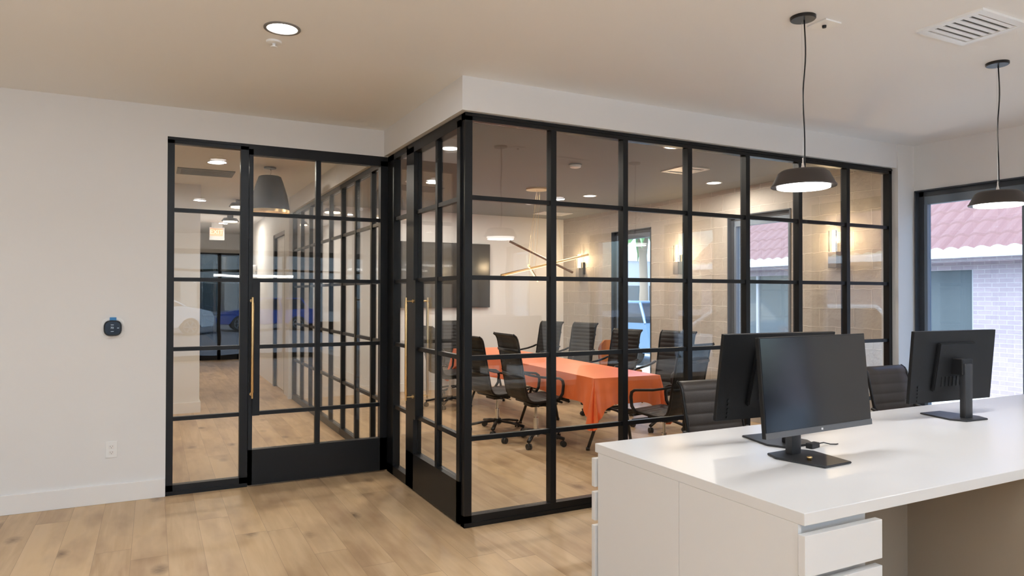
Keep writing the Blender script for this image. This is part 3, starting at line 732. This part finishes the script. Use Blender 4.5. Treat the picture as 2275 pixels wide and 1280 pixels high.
def make_chair(name, label, H=1.10, m=M_mesh, rib=.052, hw=.225, brace=True):
    t = thing(name, label, 'chair')
    pts, total = resample(path_seatback(H), .0065)
    sb = next(p[2] for p in pts if p[0] < -.19)
    sling('seat', pts, total, 0, sb, hw, rib, m, t); sling('backrest', pts, total, sb, total, hw, rib, m, t)
    for s in (1, -1):
        obj('side_rail', TB([(p[0], s*(hw+.008), p[1]) for p in pts[::5]]+[(pts[-1][0], s*(hw+.008), pts[-1][1])], .010, 8, flat=(.007, .012)), M_blackm, t, smooth=True)
        arm = [(-.262, .735), (-.20, .715), (-.08, .690), (.06, .675), (.13, .668), (.165, .645), (.175, .60), (.165, .52), (.12, .455)]
        obj('armrest', TB([(a, s*(hw+.035), z) for a, z in arm], .013, 10, flat=(.013, .011)), M_blackp, t, smooth=True)
    for f_, z_ in ((.16, .452), (-.10, .432)): obj('seat_bar', TB([(f_, -hw-.03, z_-.02), (f_, hw+.03, z_-.02)], .011, 8), M_blackm, t, smooth=True)
    if brace:
        bm = bmesh.new(); tube(bm, [(-.268, -hw-.01, .70), (-.300, 0, .70), (-.268, hw+.01, .70)], .011, 8, flat=(.006, .016)); obj('back_brace', bm, M_blackm, t, smooth=True); bm = bmesh.new(); tube(bm, [(-.318, -hw-.01, .945), (-.345, 0, .945), (-.318, hw+.01, .945)], .011, 8, flat=(.006, .014)); obj('back_brace', bm, M_blackm, t, smooth=True)
    bm = BX(-.10, .12, -.09, .09, .375, .415, .01); obj('tilt_mechanism', bm, M_blackp, t)
    obj('control_lever', TB([(.02, -.08, .39), (.03, -.24, .385)], .006, 8), M_chrome, t)
    obj('gas_column', lathe([(.014, .38), (.014, .26), (.026, .26), (.026, .10), (.034, .10), (.034, .07)], 20), M_chrome, t, auto=40)
    base = obj('star_base', lathe([(.0, .145), (.040, .145), (.045, .09), (0, .085)], 24), M_blackm, t, auto=40)
    for k in range(5):
        a = 2*PI*k/5+.25; c, s = math.cos(a), math.sin(a)
        obj('base_leg', TB([(.03*c, .03*s, .118), (.18*c, .18*s, .105), (.325*c, .325*s, .078)], .016, 8, flat=(.019, .013)), M_blackm, base, smooth=True)
        bm = bmesh.new(); cx, cy = .318*c, .318*s
        a2 = a+.8; px, py = -math.sin(a2), math.cos(a2)
        for w_ in (-1, 1): tube(bm, [(cx+px*w_*.006, cy+py*w_*.006, .029), (cx+px*w_*.022, cy+py*w_*.022, .029)], .029, 16)
        tube(bm, [(cx, cy, .085), (cx, cy, .035)], .007, 8)
        obj('caster', bm, M_rub, t, auto=40)
    return t
ch0 = make_chair('office_chair', 'x')
def put(x, y, deg, label, first=False, H=1.0, group='ribbed black chairs around the meeting table'):
    o = ch0 if first else dup(ch0, (0, 0, 0), 0, label, group)
    o.location = (x, y, 0); o.rotation_euler = (0, 0, R(deg)); o.scale = (1, 1, H); o['label'] = label; o['group'] = group
put(1.685, 2.06, -2, 'high-backed black chair at the near left side of the orange table, behind first glass bay', True, H=1.02)
put(1.62, 2.82, 5, 'black chair on the left side of the orange table, behind the corner post', H=.967)
put(1.80, 4.66, 3, 'black chair at the far left side of the orange table, seen through the corner door', H=.995)
put(2.38, 5.72, -100, 'black chair at the far end of the orange table under the television')
put(3.38, 5.10, 194, 'black chair on the far right side of the orange table, behind the first mullion')
put(3.43, 4.25, 192, 'black chair on the right side of the orange table, second from the far end', H=1.01)
put(3.22, 2.98, 190, 'black chair in front of the far window, beside the orange side chair', H=.98)
put(3.35, 2.12, 196, 'black chair on the near right side of the orange table, back towards the block wall', H=.99)
put(2.36, .87, 104, 'black chair at the near end of the orange table, its back to the glass', H=.98)
# tan orange side chair by the far window
oc = thing('side_chair', 'tan orange round-backed side chair by the far window', 'chair', (4.12, 3.95, 0), R(268))
bm = bmesh.new(); N = 12
rows = []
for j in range(9):
    z = .44+.42*j/8; half = .24*math.sqrt(max(.04, 1-(max(0, j-4)/4.6)**2.2)); rows.append([(-.22-.10*(j/8)+.10*(abs(i/N*2-1)**2), (i/N*2-1)*half, z) for i in range(N+1)])
A = [[bm.verts.new(p) for p in r] for r in rows]; B = [[bm.verts.new((p[0]-.03, p[1]*1.03, p[2])) for p in r] for r in rows]
for j in range(8):
    for i in range(N): bm.faces.new((A[j][i], A[j][i+1], A[j+1][i+1], A[j+1][i])); bm.faces.new((B[j][i], B[j+1][i], B[j+1][i+1], B[j][i+1]))
for i in range(N): bm.faces.new((A[8][i], A[8][i+1], B[8][i+1], B[8][i])); bm.faces.new((A[0][i], B[0][i], B[0][i+1], A[0][i+1]))
for j in range(8): bm.faces.new((A[j][0], A[j+1][0], B[j+1][0], B[j][0])); bm.faces.new((A[j][N], B[j][N], B[j+1][N], A[j+1][N]))
obj('backrest', bm, M_orange, oc, auto=50)
obj('seat', BX(-.24, .22, -.23, .23, .40, .47, .02), M_orange, oc, auto=50)
for a, b in ((.19, .2), (.19, -.2), (-.2, .2), (-.2, -.2)): obj('leg', TB([(a, b, .41), (a*1.15, b*1.1, 0)], [.014, .010], 8), M_blackm, oc, smooth=True)

# ================================================================== DESK
DX0, DX1, DY0, DY1, DZ = .236, 4.45, -2.448, -1.148, .745
dk = thing('bench_desk', 'long white bench desk with end panel and drawers in the foreground', 'desk', (DX0, DY0, 0))
Ld, Wd = DX1-DX0, DY1-DY0; TT = .045
obj('worktop', BX(0, Ld, 0, Wd, DZ-TT, DZ, .0025), M_white, dk)
bm = bmesh.new(); box(bm, 0, .018, .028, Wd*.503-.001, .0, DZ-TT); obj('end_panel', bm, M_wshade, dk)
bm = bmesh.new(); box(bm, 0, .018, Wd*.503+.001, Wd-.028, .0, DZ-TT); obj('end_panel', bm, M_wshade, dk)
def pedestal(x0, front):
    sg = 1 if front else -1; yb = 0 if front else Wd
    def Y(a): return yb+sg*a
    def bb(*a, **k):
        x0_, x1_, ya, yc, z0_, z1_ = a; y0_, y1_ = sorted((Y(ya), Y(yc))); return BX(x0_, x1_, y0_, y1_, z0_, z1_, **k)
    bm = bb(x0+.018, x0+.385, .045, .60, .02, DZ-TT); obj('drawer_carcass', bm, M_wshade, dk)
    z = DZ-TT-.03
    for h in (.145, .145, .29):
        d_ = obj('drawer', bb(x0-.012, x0+.405, -.012, .018, z-h, z, bev=.0015), M_white, dk)
        d_['label'] = 'white flat drawer front'
        z -= h+.027
pedestal(0.0, True); pedestal(0.0, False); 
# modesty spine and leg panels of the bench
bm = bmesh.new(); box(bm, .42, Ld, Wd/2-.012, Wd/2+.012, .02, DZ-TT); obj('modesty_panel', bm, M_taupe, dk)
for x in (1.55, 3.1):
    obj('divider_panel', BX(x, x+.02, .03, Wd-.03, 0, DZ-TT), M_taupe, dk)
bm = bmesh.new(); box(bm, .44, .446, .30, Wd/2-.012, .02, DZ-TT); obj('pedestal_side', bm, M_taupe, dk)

# ================================================================== MONITORS
def make_monitor(label, cx, cy, cz, rz, tilt, by, w_=.767, asp=.585, group='black desk monitors', bx=0.0):
    """monitor facing local -Y; root at base centre on the desk"""
    h = w_*asp
    t = thing('monitor', label, 'monitor', (cx, cy, DZ), rz, group)
    zc = cz-DZ; ct, st = math.cos(tilt), math.sin(tilt)
    def tl(bm):
        for v in bm.verts:
            y, z = v.co.y, v.co.z; v.co.y = y*ct+z*st; v.co.z = -y*st+z*ct+zc
        return bm
    hs = obj('housing', tl(BX(-w_/2, w_/2, 0, .022, -h/2, h/2, .003)), M_monback, t)
    obj('screen', tl(BX(-w_/2+.005, w_/2-.005, -.0015, .0005, -h/2+.028, h/2-.005)), M_screen, t)
    obj('bezel', tl(BX(-w_/2, w_/2, -.003, .0, -h/2, -h/2+.027)), M_bezel, t)
    text('brand_mark', 'hp', .014, M_plate, t, (-.0, -.0035*ct-(h/2-.0135)*st-.001, zc-(h/2-.0135)*ct), (R(90)-tilt, 0, 0)) if False else None
    b2 = bmesh.new(); box(b2, -.006, .006, -.0036, -.003, -h/2+.009, -h/2+.018); obj('badge', tl(b2), M_plate, t)
    obj('rear_hub', tl(prism([(-.20, -.15), (.20, -.15), (.17, .15), (-.17, .15)], 'Y', .02, .045, .006)), M_monback, t, auto=40)
    b2 = bmesh.new()
    for k in range(9): box(b2, -.16+k*.035, -.14+k*.035, .045, .048, -.12, -.06)
    obj('rear_vents', tl(b2), M_blackp, t)
    b2 = bmesh.new()
    for k in range(5): r_ = .009 if k == 0 else .006; tube(b2, [(w_/2-.07, .02, -.12-k*.022), (w_/2-.07, .026, -.12-k*.022)], r_, 10)
    obj('control_buttons', tl(b2), M_blackp, t)
    obj('stand_column', BX(bx-.034, bx+.034, by-.02, by+.02, .008, zc+.02, .006), M_base, t, auto=40)
    obj('tilt_bracket', BX(min(-.05, bx-.04), .05, .03, by+.012, zc-.05, zc+.05, .006), M_blackp, t)
    poly = [(bx-.10, by+.07), (bx+.10, by+.07), (bx+.14, by-.01), (bx+.095, by-.24), (bx-.095, by-.24), (bx-.14, by-.01)]
    obj('stand_base', prism(poly, 'Z', 0, .010, .003), M_base, t, auto=40)
    return t
m1 = make_monitor('black monitor facing the viewer, nearest on the white desk', .983, -1.902, 1.098, R(2.8), R(4.9), .10, bx=-.05)
m2 = make_monitor('black monitor seen from behind, back to back with the nearest monitor', 1.122, -1.518, 1.095, R(176.8), R(8.4), .10)
m3 = make_monitor('black monitor seen from behind beside the second desk chair', 2.70, -1.50, 1.07, R(176), R(5), .10)
# charger block and cable
cb = thing('charger_block', 'small black charger block with cable behind the nearest monitor', 'charger', (1.16, -1.73, DZ), R(10))
obj('body', BX(-.045, .03, -.018, .018, 0, .026, .004), M_blackp, cb)
obj('cable', TB([(.028, 0, .012), (.05, -.004, .016), (.075, -.012, .018), (.10, -.01, .012), (.125, -.02, .005), (.155, -.035, .0035), (.17, -.036, .0035)], .003, 8), M_blackp, cb, smooth=True)
kb = obj('brass_knob', lathe([(0, 0), (.010, 0), (.010, .008), (.013, .010), (.013, .016), (0, .020)], 18, c=(.882, -1.935, DZ+.010)), M_brass, None, smooth=True)
tag(kb, 'tiny brass knob lying on the nearest monitor base', 'knob')
# desk chairs
dc = make_chair('desk_chair', 'x', H=1.10, m=M_leather, rib=.088, hw=.225)
dc['group'] = 'brown ribbed desk chairs'
dc.location = (.0, 0, 0)
def putd(o, x, y, deg, l): o.location = (x, y, 0); o.rotation_euler = (0, 0, R(deg)); o.scale = (1, 1, .85); o['label'] = l
putd(dc, 1.51, -.93, -93, 'brown ribbed desk chair behind the back-to-back monitors')
dc2 = dup(dc, (0, 0, 0), 0, 'x', 'brown ribbed desk chairs'); putd(dc2, 3.47, -.86, -92, 'brown ribbed desk chair between the nearest monitor and the right monitor')

# ================================================================== OUTSIDE
struct('ground_outside', BX(EX+.24, 60, -40, 60, -.22, -.12), M_walk, 'pale concrete forecourt outside the windows', 'ground')
struct('road_street', BX(-60, 60, -60, -9.95, -.22, -.12), M_road, 'grey street outside the storefront', 'road')
# neighbour with red tile roof
nb = thing('neighbour_building', 'low building with red tiled roof and white gutter outside the windows', 'building')
NX = 10.0; NY1 = 8.6; NY0 = -9
obj('brick_wall', box(box(BX(NX+.3, NX+.5, NY0, 2.6, -.12, 2.2), NX+.3, NX+.5, 2.6, NY1-.3, 1.95, 2.2), NX+.3, NX+8, NY1-.5, NY1-.3, -.12, 2.2), M_nbrick, nb)
obj('shop_glazing', BX(NX+.36, NX+.40, 2.6, NY1-.3, .25, 1.95), M_shop, nb)
bm = bmesh.new()
for i in range(7): y = 2.6+i*(NY1-.4-2.6)/6; box(bm, NX+.32, NX+.42, y-.03, y+.03, -.12, 1.95)
box(bm, NX+.32, NX+.42, 2.6, NY1-.3, -.12, .25); obj('shop_frame', bm, M_stucco, nb)
obj('gutter', BX(NX-.16, NX+.02, NY0, NY1, 2.14, 2.27), M_gutter, nb)
obj('fascia', BX(NX+.02, NX+.32, NY0, NY1-.1, 2.08, 2.20), M_nbrick, nb)
bm = bmesh.new(); ny = 360; nr = 14; G = []
for j in range(nr*2+1):
    s = (j//2+(j % 2)*.96)/nr; x = NX-.05+s*4.2; z = 2.25+s*3.4+(.03 if j % 2 == 0 else 0)
    G.append([bm.verts.new((x, NY0+(NY1-NY0)*i/ny, z+.045*abs(math.sin(PI*(NY0+(NY1-NY0)*i/ny)/.24)))) for i in range(ny+1)])
for j in range(len(G)-1):
    for i in range(ny): bm.faces.new((G[j][i], G[j][i+1], G[j+1][i+1], G[j+1][i]))
obj('tiled_roof', bm, M_roof, nb)
# cars
def car(label, loc, rz, paint, L=4.5, H=1.5, W=1.8, group=None):
    t = thing('car', label, 'car', loc, rz, group)
    k = H/1.5; wr = .33; gc = .2
    def arch(cx): return [(cx+.40*math.cos(a), .30+.40*math.sin(a)) for a in [PI-PI*i/8 for i in range(9)]]
    prof = [(-L/2+.02, .30)]+arch(-L*.30)+arch(L*.29)+[(L/2-.03, .30), (L/2, .55*k), (L/2-.12, .78*k), (L*.23, .98*k), (-L/2+.10, 1.0*k), (-L/2, .75*k)]
    prof = [(x, max(z, .22)) for x, z in prof]
    obj('body', prism(prof, 'Y', -W/2, W/2, .03), paint, t, auto=40)
    def cabin(s, zz, w):
        bm = bmesh.new(); b_ = [(-L*.42, .98*k), (L*.25, .96*k)]; tp = [(-L*.34, zz), (L*.06, zz)]
        v = [bm.verts.new((b_[0][0], -W/2*.95, b_[0][1])), bm.verts.new((b_[1][0], -W/2*.95, b_[1][1])), bm.verts.new((b_[1][0], W/2*.95, b_[1][1])), bm.verts.new((b_[0][0], W/2*.95, b_[0][1])),
             bm.verts.new((tp[0][0], -W/2*w, tp[0][1])), bm.verts.new((tp[1][0], -W/2*w, tp[1][1])), bm.verts.new((tp[1][0], W/2*w, tp[1][1])), bm.verts.new((tp[0][0], W/2*w, tp[0][1]))]
        for f in ((0, 1, 2, 3), (4, 5, 6, 7), (0, 1, 5, 4), (1, 2, 6, 5), (2, 3, 7, 6), (3, 0, 4, 7)): bm.faces.new([v[i] for i in f])
        return bm
    obj('windows', cabin(0, 1.46*k, .78), M_carg, t)
    bm = bmesh.new(); box(bm, -L*.345, L*.065, -W/2*.79, W/2*.79, 1.44*k, 1.5*k, .02)
    for s in (-1, 1):
        for xa, xb in ((-L*.41, -L*.34), (L*.24, L*.06), (-L*.12, -L*.115)): tube(bm, [(xa, s*W/2*.95, .98*k), (xb, s*W/2*.79, 1.46*k)], .035, 6)
    obj('roof_pillars', bm, paint, t)
    for cx in (-L*.30, L*.29):
        for s in (-1, 1):
            wh = obj('wheel', TB([(cx, s*(W/2-.20), wr), (cx, s*(W/2+.0), wr)], wr, 28), M_tyre, t, auto=40)
            bm = bmesh.new(); y_ = s*(W/2+.004)
            for q in range(6):
                a = q*PI/3; tube(bm, [(cx, y_, wr), (cx+.21*math.cos(a), y_, wr+.21*math.sin(a))], .024, 6)
            ring = [(cx+.215*math.cos(a), y_, wr+.215*math.sin(a)) for a in [2*PI*i/24 for i in range(25)]]; tube(bm, ring, .016, 6)
            obj('alloy_rim', bm, M_rim, wh)
    bm = bmesh.new(); box(bm, L/2-.10, L/2+.004, -W/2+.05, -W/2+.4, .62*k, .74*k); box(bm, L/2-.10, L/2+.004, W/2-.4, W/2-.05, .62*k, .74*k); obj('headlamps', bm, M_rim, t)
    bm = bmesh.new(); box(bm, -L/2-.004, -L/2+.10, -W/2+.04, -W/2+.34, .72*k, .86*k); box(bm, -L/2-.004, -L/2+.10, W/2-.34, W/2-.04, .72*k, .86*k); obj('tail_lamps', bm, M_red, t)
    return t
car('pale blue car parked close outside the far window', (8.9, 10.6, -.12), R(96), M_carb2, 4.6, 1.5)
car('white parked car reflected in the right glass bays', (7.3, -4.2, -.12), R(-90), M_carw, 4.5, 1.5)
car('white car in the street mirrored in the left sidelight', (-1.75, -24.4, -.12), R(0), M_carw, 4.5, 1.75)
car('deep blue car in the street mirrored in the left sidelight', (2.9, -26.5, -.12), R(180), M_carb, 4.4, 1.5)
# palm beyond the far window
pt = thing('palm_tree', 'tall palm tree seen through the far meeting room window', 'tree', (24.0, 28.9, -.12))
obj('trunk', TB([(0, 0, 0), (.05, 0, 2), (.02, .05, 4), (0, 0, 6.2)], [.32, .25, .24, .42], 12), M_palm, pt, smooth=True)
bm = bmesh.new()
for k in range(26):
    a = k*2.4; el = .9-1.5*(k/26); Lf = 2.4; prev = None
    for i in range(9):
        s = i/8; r_ = Lf*s*math.cos(el*(1-s)*.8); z = 6.2+Lf*s*math.sin(el)-1.3*s*s; wd = .28*math.sin(PI*min(1, s+.08))+.02
        p = Vector((math.cos(a)*r_, math.sin(a)*r_, z)); sd_ = Vector((-math.sin(a), math.cos(a), 0))*wd
        cur = (bm.verts.new(p-sd_-Vector((0, 0, wd*.6))), bm.verts.new(p), bm.verts.new(p+sd_-Vector((0, 0, wd*.6))))
        if prev: bm.faces.new((prev[0], prev[1], cur[1], cur[0])); bm.faces.new((prev[1], prev[2], cur[2], cur[1]))
        prev = cur
obj('fronds', bm, M_frond, pt)
def far_building(label, x0, x1, y0, y1, h, m, step=2.4, face='S'):
    t = thing('far_building', label, 'building')
    obj('walls', BX(x0, x1, y0, y1, -.12, h), m, t); obj('parapet', BX(x0-.15, x1+.15, y0-.15, y1+.15, h, h+.3), M_gutter, t)
    bm = bmesh.new(); x = x0+.8
    yy0, yy1 = (y0-.03, y0+.02) if face == 'S' else (y1-.02, y1+.03)
    while x+1.5 < x1: box(bm, x, x+1.5, yy0, yy1, .5, 2.4); x += step
    obj('shop_windows', bm, M_shop, t)
    return t
far_building('grey low building across the lot beyond the palm tree', 18, 44, 46, 56, 4.6, M_stucco)
far_building('pale shop building across the street mirrored in the entry glass', -22, 20, -44, -36, 4.2, M_teal, face='N')
